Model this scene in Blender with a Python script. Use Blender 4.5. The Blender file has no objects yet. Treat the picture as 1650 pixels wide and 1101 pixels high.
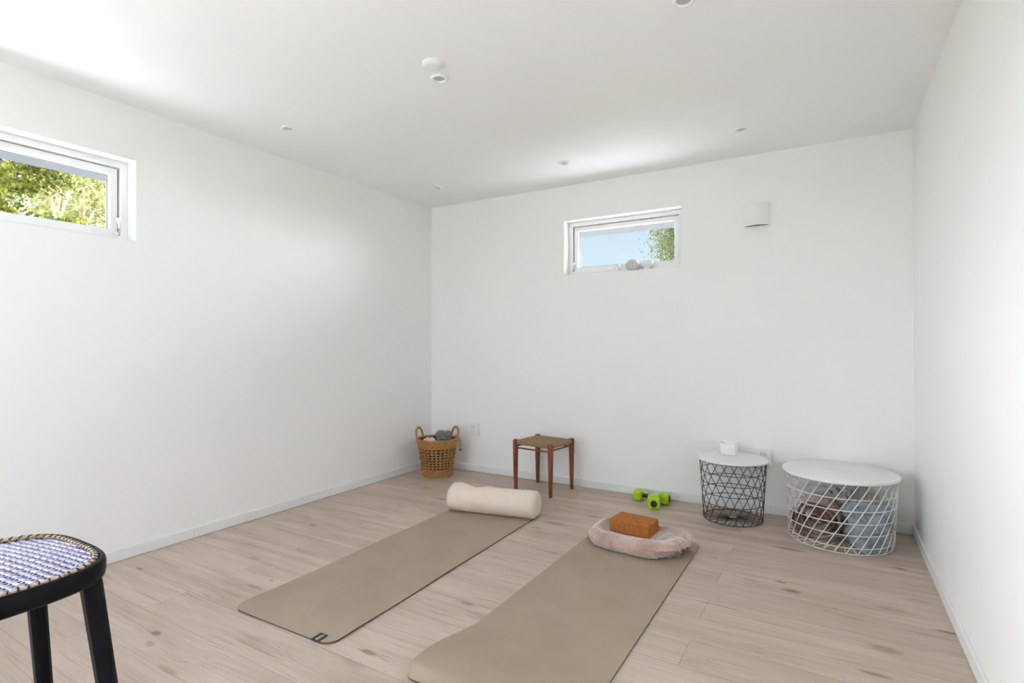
import bpy, bmesh, math, random
import numpy as np
from mathutils import Vector, Matrix, noise
from math import sin, cos, pi, radians, sqrt, atan2, exp

SC = bpy.context.scene
COL = SC.collection
rnd = random.Random(11)

# room (metres): left wall x=0, right wall x=W, back wall y=D, camera near y=0
W, D, H, F = 3.858, 4.184, 2.552, -1.3
TH = 0.22

# ------------------------------------------------------------------ helpers
class MB:
    def __init__(s): s.v = []; s.f = []
    def add(s, vs, fs):
        k = len(s.v); s.v += [tuple(v) for v in vs]; s.f += [tuple(i + k for i in f) for f in fs]; return s
    def box(s, a, b):
        x0, y0, z0 = a; x1, y1, z1 = b
        return s.add([(x0,y0,z0),(x1,y0,z0),(x1,y1,z0),(x0,y1,z0),(x0,y0,z1),(x1,y0,z1),(x1,y1,z1),(x0,y1,z1)],
                     [(3,2,1,0),(4,5,6,7),(0,1,5,4),(1,2,6,5),(2,3,7,6),(3,0,4,7)])
    def grid(s, rows, cu=False, cv=False):
        """rows[i][j] points; cu closes over i, cv closes over j"""
        n, m = len(rows), len(rows[0]); vs = [p for r in rows for p in r]; fs = []
        for i in range(n if cu else n - 1):
            for j in range(m if cv else m - 1):
                fs.append((i*m+j, i*m+(j+1) % m, ((i+1) % n)*m+(j+1) % m, ((i+1) % n)*m+j))
        return s.add(vs, fs)
    def tube(s, pts, r, n=8, closed=False, flat=1.0, up=None, caps=True):
        pts = [Vector(p) for p in pts]; N = len(pts); rows = []
        prev = None
        for i, p in enumerate(pts):
            if closed: t = pts[(i+1) % N] - pts[i-1]
            else: t = pts[min(i+1, N-1)] - pts[max(i-1, 0)]
            t.normalize()
            if up is not None: a = Vector(up)
            elif prev is not None: a = prev
            else: a = Vector((0,0,1)) if abs(t.z) < .9 else Vector((1,0,0))
            b = a - t*a.dot(t)
            if b.length < 1e-6: b = t.orthogonal()
            b.normalize(); prev = b; c = t.cross(b)
            rr = r(i/(N-1 if N > 1 else 1)) if callable(r) else r
            rows.append([p + (b*cos(2*pi*k/n)*flat + c*sin(2*pi*k/n))*rr for k in range(n)])
        k0 = len(s.v)
        s.grid(rows, cu=closed, cv=True)
        if caps and not closed:
            s.f.append(tuple(k0 + k for k in range(n))[::-1]); s.f.append(tuple(k0 + (N-1)*n + k for k in range(n)))
        return s
    def lathe(s, prof, n=48, c=(0,0,0), sx=1, sy=1):
        rows = []
        for k in range(n):
            a = 2*pi*k/n; rows.append([(c[0]+r*cos(a)*sx, c[1]+r*sin(a)*sy, c[2]+z) for r, z in prof])
        return s.grid(rows, cu=True)
    def build(s, name, mat, parent=None, smooth=False, loc=None, auto=None):
        me = bpy.data.meshes.new(name); me.from_pydata(s.v, [], s.f); me.update()
        bm = bmesh.new(); bm.from_mesh(me)
        bmesh.ops.remove_doubles(bm, verts=bm.verts, dist=1e-6)
        bmesh.ops.recalc_face_normals(bm, faces=bm.faces)
        bm.to_mesh(me); bm.free()
        if smooth:
            for p in me.polygons: p.use_smooth = True
            if auto: me.set_sharp_from_angle(angle=radians(auto))
        o = bpy.data.objects.new(name, me); COL.objects.link(o)
        if mat: me.materials.append(mat)
        if parent: o.parent = parent
        if loc: o.location = loc
        return o

def bevel(o, w, seg=3):
    m = o.modifiers.new('bevel', 'BEVEL'); m.width = w; m.segments = seg; m.limit_method = 'ANGLE'; m.angle_limit = radians(40); m.harden_normals = True
    for p in o.data.polygons: p.use_smooth = True
    return o
def subsurf(o, n=1):
    m = o.modifiers.new('sub', 'SUBSURF'); m.levels = n; m.render_levels = n; return o

def tag(o, label, cat, group=None):
    o['label'] = label; o['category'] = cat
    if group: o['group'] = group
    return o
def thing(name, label, cat, loc=(0,0,0), rz=0, group=None):
    o = bpy.data.objects.new(name, None); COL.objects.link(o); o.empty_display_size = .05
    o.location = loc; o.rotation_euler = (0, 0, rz)
    return tag(o, label, cat, group)
def struct(o): o['kind'] = 'structure'; return o
def dup(root, loc, rz, label):
    r = root.copy(); COL.objects.link(r); r.location = loc; r.rotation_euler = (0, 0, rz); r['label'] = label
    for ch in list(root.children):
        c = ch.copy(); COL.objects.link(c); c.parent = r
        for g in list(ch.children):
            d = g.copy(); COL.objects.link(d); d.parent = c
    return r
def fbm(p, o=4):
    return noise.fractal(Vector(p), 1.0, 2.0, o)
def ss(a, b, x):
    t = max(0., min(1., (x-a)/(b-a))); return t*t*(3-2*t)

# ------------------------------------------------------------------ materials
def srgb(r, g, b):
    f = lambda c: c/12.92 if c <= .04045 else ((c+.055)/1.055)**2.4
    return (f(r/255), f(g/255), f(b/255), 1)

class NT:
    """small node-tree helper"""
    def __init__(s, mat): s.t = mat.node_tree; s.n = s.t.nodes; s.l = s.t.links
    def new(s, ty, **kw):
        n = s.n.new(ty)
        for k, v in kw.items(): setattr(n, k, v)
        return n
    def put(s, sock, v):
        if isinstance(v, bpy.types.NodeSocket): s.l.new(v, sock)
        elif v is not None: sock.default_value = v
    def m(s, op, a, b=None, c=None, clamp=False):
        n = s.new('ShaderNodeMath', operation=op, use_clamp=clamp); s.put(n.inputs[0], a)
        if b is not None: s.put(n.inputs[1], b)
        if c is not None: s.put(n.inputs[2], c)
        return n.outputs[0]
    def v(s, op, a, b=None):
        n = s.new('ShaderNodeVectorMath', operation=op); s.put(n.inputs[0], a)
        if b is not None: s.put(n.inputs[1], b)
        return n.outputs['Value'] if op in ('LENGTH', 'DISTANCE', 'DOT_PRODUCT') else n.outputs[0]
    def xyz(s, x, y, z):
        n = s.new('ShaderNodeCombineXYZ'); s.put(n.inputs[0], x); s.put(n.inputs[1], y); s.put(n.inputs[2], z); return n.outputs[0]
    def noise(s, vec, scale, detail=3, rough=.5, dist=0):
        n = s.new('ShaderNodeTexNoise'); s.put(n.inputs['Vector'], vec); n.inputs['Scale'].default_value = scale
        n.inputs['Detail'].default_value = detail; n.inputs['Roughness'].default_value = rough; n.inputs['Distortion'].default_value = dist
        return n.outputs['Fac']
    def rng(s, v, a, b, c=0., d=1., smooth=True):
        n = s.new('ShaderNodeMapRange', interpolation_type='SMOOTHSTEP' if smooth else 'LINEAR')
        s.put(n.inputs['Value'], v)
        for k, x in zip(('From Min', 'From Max', 'To Min', 'To Max'), (a, b, c, d)): s.put(n.inputs[k], x)
        return n.outputs[0]
    def mix(s, fac, a, b, blend='MIX'):
        n = s.new('ShaderNodeMix', data_type='RGBA', blend_type=blend); s.put(n.inputs[0], fac); s.put(n.inputs[6], a); s.put(n.inputs[7], b)
        return n.outputs[2]
    def obj(s): return s.new('ShaderNodeTexCoord').outputs['Object']
    def sep(s, v):
        n = s.new('ShaderNodeSeparateXYZ'); s.put(n.inputs[0], v); return n.outputs

def mat(name, col, rough=.5, metal=0., spec=.5, sheen=0., trans=None):
    m = bpy.data.materials.new(name); m.use_nodes = True
    b = m.node_tree.nodes['Principled BSDF']
    b.inputs['Base Color'].default_value = col; b.inputs['Roughness'].default_value = rough; b.inputs['Metallic'].default_value = metal
    b.inputs['Specular IOR Level'].default_value = spec
    if sheen: b.inputs['Sheen Weight'].default_value = sheen; b.inputs['Sheen Roughness'].default_value = .5
    return m
def bsdf(m): return m.node_tree.nodes['Principled BSDF']
def bump(m, h, strength, dist=.002):
    t = NT(m); n = t.new('ShaderNodeBump'); n.inputs['Strength'].default_value = strength; n.inputs['Distance'].default_value = dist
    t.put(n.inputs['Height'], h); t.put(bsdf(m).inputs['Normal'], n.outputs[0]); return m
def noisy(name, c1, c2, scale, rough=.7, stretch=(1,1,1), lo=.35, hi=.65, bstr=.2, bdist=.002, bscale=None, detail=4, **kw):
    m = mat(name, c1, rough, **kw); t = NT(m)
    v = t.v('MULTIPLY', t.obj(), stretch); n = t.noise(v, scale, detail)
    t.put(bsdf(m).inputs['Base Color'], t.mix(t.rng(n, lo, hi), c1, c2))
    if bstr: bump(m, t.noise(v, bscale or scale, detail), bstr, bdist)
    return m

def paint(name, col, rough, bs, bd):
    m = mat(name, col, rough, spec=.35); t = NT(m); bump(m, t.noise(t.obj(), bs, 3), .25, bd); return m
M = {}
M['wall'] = paint('wall paint', (.885,.885,.88,1), .5, 60, .0006)
M['ceil'] = paint('ceiling paint', (.90,.90,.895,1), .62, 3.5, .02)
M['trim'] = mat('white satin trim', (.80,.815,.81,1), .4)
M['frame'] = mat('white lacquered window wood', (.86,.86,.86,1), .35)
M['plastic'] = mat('white plastic', (.84,.84,.84,1), .4)
M['gasket'] = mat('dark rubber gasket', (.09,.09,.10,1), .6)
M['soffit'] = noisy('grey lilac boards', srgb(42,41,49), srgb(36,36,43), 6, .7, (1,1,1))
M['dark'] = mat('dark gap', (.02,.02,.022,1), .8)
M['socket'] = mat('socket insert grey', (.20,.20,.20,1), .5)
M['lens'] = mat('downlight lens grey', (.48,.48,.47,1), .35)

def glass():
    m = bpy.data.materials.new('window glass'); m.use_nodes = True; t = NT(m); t.n.clear()
    out = t.new('ShaderNodeOutputMaterial'); mx = t.new('ShaderNodeMixShader'); fr = t.new('ShaderNodeFresnel'); t.put(fr.inputs['IOR'], t.m('SUBTRACT', 1.45, t.m('MULTIPLY', t.new('ShaderNodeNewGeometry').outputs['Backfacing'], 1.45-1/1.45)))   # a pane reflects the same from both sides
    tr = t.new('ShaderNodeBsdfTransparent'); tr.inputs[0].default_value = (.95,.97,.965,1); gl = t.new('ShaderNodeBsdfGlossy'); gl.inputs['Roughness'].default_value = .02
    t.l.new(fr.outputs[0], mx.inputs[0]); t.l.new(tr.outputs[0], mx.inputs[1]); t.l.new(gl.outputs[0], mx.inputs[2]); t.l.new(mx.outputs[0], out.inputs[0])
    return m
M['glass'] = glass()

def floor_mat():
    m = mat('limed oak planks', srgb(180,160,140), .42, spec=.4); t = NT(m)
    p = t.obj(); x, y, z = t.sep(p)
    yy = t.m('DIVIDE', t.m('SUBTRACT', y, 2.438), .198); row = t.m('FLOOR', yy); fy = t.m('FRACT', yy)
    off = t.m('MULTIPLY', t.m('FLOORED_MODULO', row, 2.), 1.23)
    xx = t.m('DIVIDE', t.m('SUBTRACT', t.m('ADD', x, off), .712), 2.2); colm = t.m('FLOOR', xx); fx = t.m('FRACT', xx)
    pid = t.m('ADD', t.m('MULTIPLY', row, 17.31), t.m('MULTIPLY', colm, 5.73))
    wn = t.new('ShaderNodeTexWhiteNoise', noise_dimensions='1D'); t.put(wn.inputs['W'], pid); tone = wn.outputs['Value']
    px = t.m('ADD', x, t.m('MULTIPLY', pid, 3.17))
    warp = t.noise(t.xyz(px, y, pid), 2.2, 2)
    yw = t.m('ADD', y, t.m('MULTIPLY', t.m('SUBTRACT', warp, .5), .045))
    fine = t.noise(t.xyz(t.m('MULTIPLY', px, 3.), t.m('MULTIPLY', yw, 110.), pid), 1., 5, .6)
    broad = t.noise(t.xyz(t.m('MULTIPLY', px, 1.3), t.m('MULTIPLY', yw, 9.), pid), 1., 4, .55)
    flame = t.noise(t.xyz(t.m('MULTIPLY', px, 5.), t.m('MULTIPLY', yw, 26.), pid), 1., 4, .6, 1.2)
    c = t.mix(tone, srgb(205,188,173), srgb(186,169,155))
    c = t.mix(t.rng(broad, .35, .7), c, srgb(178,160,144))
    c = t.mix(t.m('MULTIPLY', t.rng(fine, .5, .72), .35), c, srgb(132,114,99))
    c = t.mix(t.m('MULTIPLY', t.rng(flame, .52, .75), .28), c, srgb(215,200,186))
    # long grey mineral streaks and thin cracks
    st = t.noise(t.xyz(t.m('MULTIPLY', px, 1.6), t.m('MULTIPLY', yw, 15.), t.m('ADD', pid, 4.)), 1., 3, .5)
    c = t.mix(t.m('MULTIPLY', t.rng(st, .62, .80), .55), c, srgb(122,106,98))
    ck = t.noise(t.xyz(t.m('MULTIPLY', px, 2.2), t.m('MULTIPLY', yw, 17.), t.m('ADD', pid, 9.)), 1., 4, .55)
    ckm = t.rng(t.m('ABSOLUTE', t.m('SUBTRACT', ck, .5)), .0, .013, 1., 0.)
    gate = t.rng(t.noise(t.xyz(px, t.m('MULTIPLY', y, 5.), pid), 1.9, 2), .56, .66)
    crack = t.m('MULTIPLY', ckm, gate)
    c = t.mix(t.m('MULTIPLY', crack, .42), c, srgb(96,80,72))
    # scattered knots
    vo = t.new('ShaderNodeTexVoronoi'); t.put(vo.inputs['Vector'], t.xyz(t.m('MULTIPLY', px, 1.1), t.m('MULTIPLY', yw, 2.8), pid)); vo.inputs['Scale'].default_value = 1.7
    ks = t.sep(vo.outputs['Color'])[0]
    kr = t.m('MULTIPLY', t.rng(ks, .5, 1., 0., .11, False), 1.)
    dd = t.m('ADD', vo.outputs['Distance'], t.m('MULTIPLY', t.m('SUBTRACT', fine, .5), .05))
    kn = t.m('MULTIPLY', t.m('LESS_THAN', dd, t.m('MULTIPLY', kr, 1.)), .45)
    halo = t.m('MULTIPLY', t.rng(t.m('SUBTRACT', dd, kr), 0., .12, 1., 0.), t.m('GREATER_THAN', ks, .5))
    c = t.mix(t.m('MULTIPLY', halo, .28), c, srgb(120,102,92))
    c = t.mix(kn, c, srgb(84,70,64))
    # the knots and splits one can find in this floor
    wob = t.v('ADD', t.xyz(x, y, 0.), t.v('MULTIPLY', t.v('SUBTRACT', t.xyz(fine, broad, 0.), (.5,.5,0)), (.05,.03,0)))
    known = None
    for (cx, cy, rx, ry, a) in [(.225,1.463,.03,.012,.8),(.99,1.175,.03,.016,.8),(1.05,1.115,.03,.018,.45),(.957,1.726,.012,.007,.9),(.95,1.64,.07,.012,.5),
            (3.014,3.554,.01,.01,.4),(3.184,3.015,.03,.012,.85),(3.238,2.936,.045,.02,.8),(3.585,2.56,.06,.03,.45),(3.723,3.512,.035,.014,.8),(3.82,2.84,.05,.009,.9),
            (3.54,2.348,.06,.013,.7),(1.85,1.515,.05,.014,.75),(3.2,3.52,.09,.03,.6),(3.06,2.96,.06,.008,.5),(2.95,2.6,.11,.006,.6),(1.83,3.23,.09,.025,.6),(1.75,3.1,.05,.02,.45),(2.02,2.78,.09,.007,.6),(1.3,1.06,.07,.014,.45),
            (.6,1.32,.16,.008,.45),(1.45,1.31,.17,.010,.45),(.62,1.86,.05,.02,.4),(.45,2.4,.04,.018,.5),(.8,3.3,.06,.02,.5),(.5,3.5,.05,.02,.5),(2.2,3.86,.05,.014,.5),(.7,2.75,.07,.016,.4)]:
        d = t.v('LENGTH', t.v('MULTIPLY', t.v('SUBTRACT', wob, (cx, cy, 0)), (1/rx, 1/ry, 0)))
        k = t.rng(d, .45, 1.25, a, 0.); known = k if known is None else t.m('MAXIMUM', known, k)
    c = t.mix(t.m('MULTIPLY', known, .8), c, srgb(92,78,72))
    # joints
    ey = t.m('MULTIPLY', t.m('MINIMUM', fy, t.m('SUBTRACT', 1., fy)), .198); ex = t.m('MULTIPLY', t.m('MINIMUM', fx, t.m('SUBTRACT', 1., fx)), 2.2)
    e = t.m('MINIMUM', ex, ey); j = t.rng(e, .0004, .0022, 1., 0.)
    c = t.mix(t.m('MULTIPLY', j, .42), c, srgb(96,78,66))
    t.put(bsdf(m).inputs['Base Color'], c)
    t.put(bsdf(m).inputs['Roughness'], t.rng(fine, .3, .7, .38, .52))
    h = t.m('SUBTRACT', t.m('MULTIPLY', fine, .25), t.m('ADD', j, t.m('MULTIPLY', crack, .6)))
    bump(m, h, .3, .0012)
    return m
M['floor'] = floor_mat()

# ------------------------------------------------------------------ room shell
def wall(name, axis, at, out, s0, s1, z0, z1, holes, m):
    """flat wall with rectangular holes; axis 'x' = plane of constant x; out = signed thickness away from the room"""
    ss_ = sorted({s0, s1, *[v for h in holes for v in (h[0], h[1])]}); zs = sorted({z0, z1, *[v for h in holes for v in (h[2], h[3])]})
    P = (lambda s, z, d: (at+d, s, z)) if axis == 'x' else (lambda s, z, d: (s, at+d, z))
    inh = lambda a, b: any(h[0]-1e-6 <= a and b <= h[1]+1e-6 and h[2]-1e-6 <= c and d_ <= h[3]+1e-6 for h in holes for c, d_ in [cz])
    b = MB()
    for i in range(len(ss_)-1):
        for k in range(len(zs)-1):
            cz = (zs[k], zs[k+1])
            if inh(ss_[i], ss_[i+1]): continue
            for d in (0, out): b.add([P(ss_[i], zs[k], d), P(ss_[i+1], zs[k], d), P(ss_[i+1], zs[k+1], d), P(ss_[i], zs[k+1], d)], [(0,1,2,3)])
    for a0, a1, c0, c1 in holes + [(s0, s1, z0, z1)]:
        q = [(a0,c0),(a1,c0),(a1,c1),(a0,c1)]
        for i in range(4):
            A, B = q[i], q[(i+1) % 4]; b.add([P(*A, 0), P(*B, 0), P(*B, out), P(*A, out)], [(0,1,2,3)])
    return struct(b.build(name, m))
W1 = (.554, 1.539, 1.787, 2.249)
W2 = (1.449, 2.433, 1.789, 2.252)
DR = (.25, 1.35, 0.0, 2.25)
LW = (-1.15, .42, 1.0, 1.95)
wall('wall_left', 'x', 0, -TH, F-TH, D+TH, -.2, H+.1, [W1, LW], M['wall'])
wall('wall_back', 'y', D, TH, 0, W, -.2, H+.1, [W2], M['wall'])
RW = (-.9, .35, 1.2, 2.25)
wall('wall_right', 'x', W, TH, F-TH, D+TH, -.2, H+.1, [RW], M['wall'])
wall('wall_front', 'y', F, -TH, 0, W, -.2, H+.1, [DR], M['wall'])
struct(MB().box((-TH, F-TH, -.1), (W+TH, D+TH, 0)).build('floor', M['floor']))
struct(MB().box((-TH, F-TH, H), (W+TH, D+TH, H+.12)).build('ceiling', M['ceil']))

def baseboard(name, a, b, c0, c1):
    o = MB().box(a, b).build(name, M['trim']); bevel(o, .0035, 2); return struct(o)
BH, BT = .064, .012
baseboard('baseboard_back', (BT, D-BT, 0.001), (W-BT, D, BH), 0, 0)
baseboard('baseboard_left', (0, F, 0.001), (BT, 1.86, BH), 0, 0)
baseboard('baseboard_left_far', (0, 1.8615, 0.001), (BT, D, BH), 0, 0)
baseboard('baseboard_right', (W-BT, F, 0.001), (W, D, BH), 0, 0)

# ------------------------------------------------------------------ windows
def rect_frame(P, a0, a1, c0, c1, w, d0, d1):
    """frame ring between depth d0..d1, width w, inside the rectangle"""
    b = MB(); rows = []
    for (i, d) in ((0, d0), (0, d1), (w, d1), (w, d0)):
        rows.append([P(a0+i, c0+i, d), P(a1-i, c0+i, d), P(a1-i, c1-i, d), P(a0+i, c1-i, d)])
    return b.grid(rows, cu=True, cv=True)
def make_window(name, P, r, latches):
    a0, a1, c0, c1 = r
    fr = rect_frame(P, a0, a1, c0, c1, .036, .095, .175).build(name, M['frame']); bevel(fr, .003, 2); struct(fr)
    b = rect_frame(P, a0+.028, a1-.028, c0+.026, c1-.026, .010, .088, .10).build('window_bead', M['frame'], fr); bevel(b, .002, 2)
    rect_frame(P, a0+.0365, a1-.0365, c0+.0345, c1-.0345, .008, .128, .16).build('window_gap', M['gasket'], fr)
    s = rect_frame(P, a0+.044, a1-.044, c0+.036, c1-.040, .036, .112, .17).build('window_sash', M['frame'], fr); bevel(s, .003, 2)
    s2 = rect_frame(P, a0+.076, a1-.076, c0+.066, c1-.072, .008, .120, .15).build('window_sash_bead', M['frame'], fr); bevel(s2, .002, 2)
    rect_frame(P, a0+.0835, a1-.0835, c0+.0735, c1-.0795, .004, .135, .15).build('window_gasket', M['gasket'], fr)
    q = [P(a0+.08, c0+.072, .15), P(a1-.08, c0+.072, .15), P(a1-.08, c1-.076, .15), P(a0+.08, c1-.076, .15)]
    MB().add(q, [(0,1,2,3)]).build('window_pane', M['glass'], fr)
    for s_, z_ in latches:
        l = MB()
        l.tube([P(s_, z_+.03, .108), P(s_, z_+.028, .09)], .013, 12)
        l.tube([P(s_, z_+.034, .092), P(s_, z_+.012, .088), P(s_, z_-.004, .088)], lambda u: .013-.008*u, 10)
        l.tube([P(s_, z_-.004, .088), P(s_, z_-.02, .091)], .006, 10)
        o = l.build('window_latch', M['plastic'], fr, smooth=True, auto=40)
        l = MB(); l.tube([P(s_-.012, z_-.05, .108), P(s_-.012, z_-.05, .092)], .012, 14)
        l.build('window_stop', M['plastic'], fr, smooth=True, auto=40)
    return fr
P1 = lambda s, z, d: (-d, s, z)
P2 = lambda s, z, d: (s, D+d, z)
make_window('window_1', P1, W1, [(1.539-.046, 1.885)])
make_window('window_2', P2, W2, [(1.449+.044, 1.872), (2.433-.044, 1.89)])
# unseen glazed door added behind the camera to let in more daylight
PD = lambda s, z, d: (s, F-d, z)
dr = rect_frame(PD, DR[0], DR[1], .0, DR[3], .06, .10, .18).build('added_door', M['frame']); struct(dr)
for k, (a, b) in enumerate(((.31, 1.29),)):
    MB().add([PD(a, .06, .14), PD(b, .06, .14), PD(b, 2.19, .14), PD(a, 2.19, .14)], [(0,1,2,3)]).build('added_door_pane', M['glass'], dr)

PR = lambda s, z, d: (W+d, s, z)
wl_ = rect_frame(P1, *LW, .06, .10, .18).build('added_window_left', M['frame']); struct(wl_)  # unseen window added in the left wall to light the room
MB().add([P1(LW[0]+.06, LW[2]+.06, .14), P1(LW[1]-.06, LW[2]+.06, .14), P1(LW[1]-.06, LW[3]-.06, .14), P1(LW[0]+.06, LW[3]-.06, .14)], [(0,1,2,3)]).build('window_pane', M['glass'], wl_)
wr_ = rect_frame(PR, *RW, .06, .10, .18).build('added_window_right', M['frame']); struct(wr_)  # unseen window added in the right wall to brighten the room
MB().add([PR(RW[0]+.06, RW[2]+.06, .14), PR(RW[1]-.06, RW[2]+.06, .14), PR(RW[1]-.06, RW[3]-.06, .14), PR(RW[0]+.06, RW[3]-.06, .14)], [(0,1,2,3)]).build('window_pane', M['glass'], wr_)

# ------------------------------------------------------------------ outside
M['lawn'] = noisy('lawn', srgb(112,122,78), srgb(132,140,96), 9, .9)
M['paving'] = noisy('pale concrete paving', (.74,.75,.765,1), (.67,.68,.695,1), 5, .8)
M['roofing'] = mat('roofing felt', (.06,.06,.06,1), .9)
struct(MB().box((-40, -40, -.35), (45, 45, -.2)).build('ground', M['lawn']))
struct(MB().box((-4.2, -8, -.2), (11, 8.4, -.11)).build('ground_paving', M['paving']))
struct(MB().box((-.93, F-1.0, 2.335), (-TH, 5.31, 2.70)).build('roof_overhang_left', M['soffit']))
struct(MB().box((-TH, D+TH, 2.335), (W+.9, 5.31, 2.70)).build('roof_overhang_back', M['soffit']))
struct(MB().box((-.93, F-1.0, 2.70), (W+.9, 5.31, 2.80)).build('roof', M['roofing']))

def leaf_mat(name, c1, c2):
    m = bpy.data.materials.new(name); m.use_nodes = True; t = NT(m); t.n.clear()
    out = t.new('ShaderNodeOutputMaterial'); g = t.new('ShaderNodeNewGeometry')
    c = t.mix(g.outputs['Random Per Island'], c1, c2)
    d = t.new('ShaderNodeBsdfDiffuse'); tl = t.new('ShaderNodeBsdfTranslucent'); t.put(d.inputs[0], c); t.put(tl.inputs[0], c)
    mx = t.new('ShaderNodeMixShader'); mx.inputs[0].default_value = .45
    t.l.new(d.outputs[0], mx.inputs[1]); t.l.new(tl.outputs[0], mx.inputs[2]); t.l.new(mx.outputs[0], out.inputs[0]); return m
M['leaf_yellow'] = leaf_mat('yellow green foliage', srgb(112,112,38), srgb(44,58,30))
M['leaf_pale'] = leaf_mat('pale spring leaves', srgb(140,134,98), srgb(92,96,50))
M['leaf_birch'] = leaf_mat('birch leaves', srgb(84,86,50), srgb(54,60,38))
M['bark_pale'] = noisy('pale bark', srgb(186,172,150), srgb(140,124,104), 8, .9, (1,1,.3))
M['bark_dark'] = noisy('dark bark', srgb(86,70,56), srgb(60,48,40), 8, .9, (1,1,.3))

def leaf_cloud(centres, n, spread, size, seed, droop=0.):
    g = np.random.default_rng(seed); cs = np.array(centres); i = g.integers(0, len(cs), n)
    off = g.normal(0, 1, (n, 3)); off *= (g.random((n, 1))**.5)*np.array(spread); 
    c = cs[i] + off
    if droop: c[:, 2] -= np.abs(g.normal(0, droop, n))
    a = g.normal(0, 1, (n, 3)); a /= np.linalg.norm(a, axis=1, keepdims=True)
    b = g.normal(0, 1, (n, 3)); b -= a*(a*b).sum(1, keepdims=True); b /= np.linalg.norm(b, axis=1, keepdims=True)
    s = size*(.6+.8*g.random((n, 1))); a *= s; b *= s*.55
    v = np.stack([c-a, c+b, c+a, c-b], 1).reshape(-1, 3)
    m = MB(); m.v = [tuple(p) for p in v]; m.f = [(4*k, 4*k+1, 4*k+2, 4*k+3) for k in range(n)]
    return m
def leaf_obj(m, name, mt, parent):
    me = bpy.data.meshes.new(name); me.from_pydata(m.v, [], m.f); me.materials.append(mt)
    o = bpy.data.objects.new(name, me); COL.objects.link(o); o.parent = parent; return o
def branches(mb, p, d, L, r, depth, g, tips, bend=.35):
    pts = [Vector(p)]; dd = Vector(d).normalized()
    for k in range(5):
        dd = (dd + Vector((g.uniform(-1,1), g.uniform(-1,1), g.uniform(-.4,.6)))*bend*.35).normalized(); pts.append(pts[-1] + dd*L/5)
    mb.tube(pts, lambda u: r*(1-.55*u), 6)
    if depth == 0: tips += [tuple(q) for q in pts[2:]]; return
    for k in range(4):
        q = pts[2+k % 4]
        nd = (dd + Vector((g.uniform(-1,1), g.uniform(-1,1), g.uniform(-.5,.8)))*.9).normalized()
        branches(mb, q, nd, L*.62, r*.5, depth-1, g, tips, bend)
def tree(name, label, base, h, r, leafm, barkm, nleaf, spread, size, seed, depth=3, droop=0., lean=(0,0,1)):
    t = thing(name, label, 'tree', base); g = random.Random(seed); mb = MB(); tips = []
    branches(mb, (0,0,-.25), lean, h*.55, r, depth, g, tips)
    mb.build('trunk', barkm, t, smooth=True)
    leaf_obj(leaf_cloud(tips, nleaf, spread, size, seed, droop), 'foliage', leafm, t)
    return t
def conifer(name, label, base, h, rad, nleaf, seed):
    t = thing(name, label, 'tree', base); g = random.Random(seed); mb = MB(); tips = []
    mb.tube([(0,0,-.25),(0.03,0,h*.5),(0,0,h)], lambda u: .13*(1-.85*u), 8)
    for k in range(95):
        z = h*(.12+.86*k/95); a = g.uniform(0, 2*pi); L = rad*(1-.6*z/h)*g.uniform(.55, 1.1)
        e = Vector((cos(a)*L, sin(a)*L, z+g.uniform(-.1,.35))); mb.tube([(0,0,z), (e*0.55 + Vector((0,0,z))*.45), e], lambda u: .02*(1-.7*u), 5)
        tips += [tuple(Vector((0,0,z)).lerp(e, u)) for u in (.45,.65,.85,1.0)]
    mb.build('trunk', M['bark_dark'], t, smooth=True)
    leaf_obj(leaf_cloud(tips, nleaf, (.15,.15,.08), .034, seed), 'foliage', M['leaf_yellow'], t); return t
conifer('conifer_tree', 'dense yellow-green conifer outside the left window, nearest its left edge', (-6.2, 2.55, 0), 6.0, 1.3, 26000, 5)
tree('leafy_tree', 'pale green leafy tree with bare whitish branches outside the left window', (-8.6, 4.4, 0), 6.0, .11, M['leaf_pale'], M['bark_pale'], 13000, (.22,.22,.18), .032, 21, lean=(.05,-.12,1))
tree('birch_tree', 'tall birch with hanging leaves seen through the small back window', (2.25, 13.4, 0), 7.0, .09, M['leaf_birch'], M['bark_dark'], 42000, (.17,.17,.2), .024, 8, droop=.5)
tree('garden_tree', 'leafy tree behind the pale branches, deeper in the garden', (-15.5, 7.0, 0), 9.0, .16, M['leaf_pale'], M['bark_pale'], 14000, (.4,.4,.35), .06, 33)

# ------------------------------------------------------------------ ceiling and wall fittings
def downlight(loc, label):
    t = thing('downlight', label, 'downlight', loc, 0, 'recessed ceiling downlights')
    MB().lathe([(.0435,0),(.0435,-.004),(.040,-.0085),(.034,-.009),(.0315,-.006),(.029,-.0005),(.029,0)], 40).build('trim_ring', M['plastic'], t, smooth=True, auto=50)
    MB().lathe([(.0002,-.0022),(.012,-.002),(.024,-.0008),(.0292,-.0005)], 32).build('lamp_lens', M['lens'], t, smooth=True)
    return t
dl = downlight((1.702, 2.153, H), 'white recessed ceiling downlight right beside the smoke detector')
for x, y, lb in ((2.915, 2.155, 'white recessed ceiling downlight cut off by the top edge of the photo'),
                 (.495, 2.168, 'white recessed ceiling downlight above the middle of the left wall'),
                 (1.708, 3.635, 'white recessed ceiling downlight above the left end of the small back window'),
                 (2.93, 3.638, 'white recessed ceiling downlight above the square wall vent'),
                 (.497, 3.645, 'white recessed ceiling downlight in the far corner above the wicker basket')):
    dup(dl, (x, y, H), 0, lb)
sd = thing('smoke_detector', 'round white smoke detector on the ceiling beside a downlight', 'smoke detector', (1.765, 2.025, H))
MB().lathe([(.052,0),(.052,-.006),(.05,-.008)], 48).build('base_plate', M['plastic'], sd, smooth=True, auto=40)
MB().lathe([(.049,-.005),(.0485,-.011),(.044,-.016),(.03,-.0185),(.0002,-.019)], 48).build('cover', M['plastic'], sd, smooth=True, auto=40)

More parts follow.
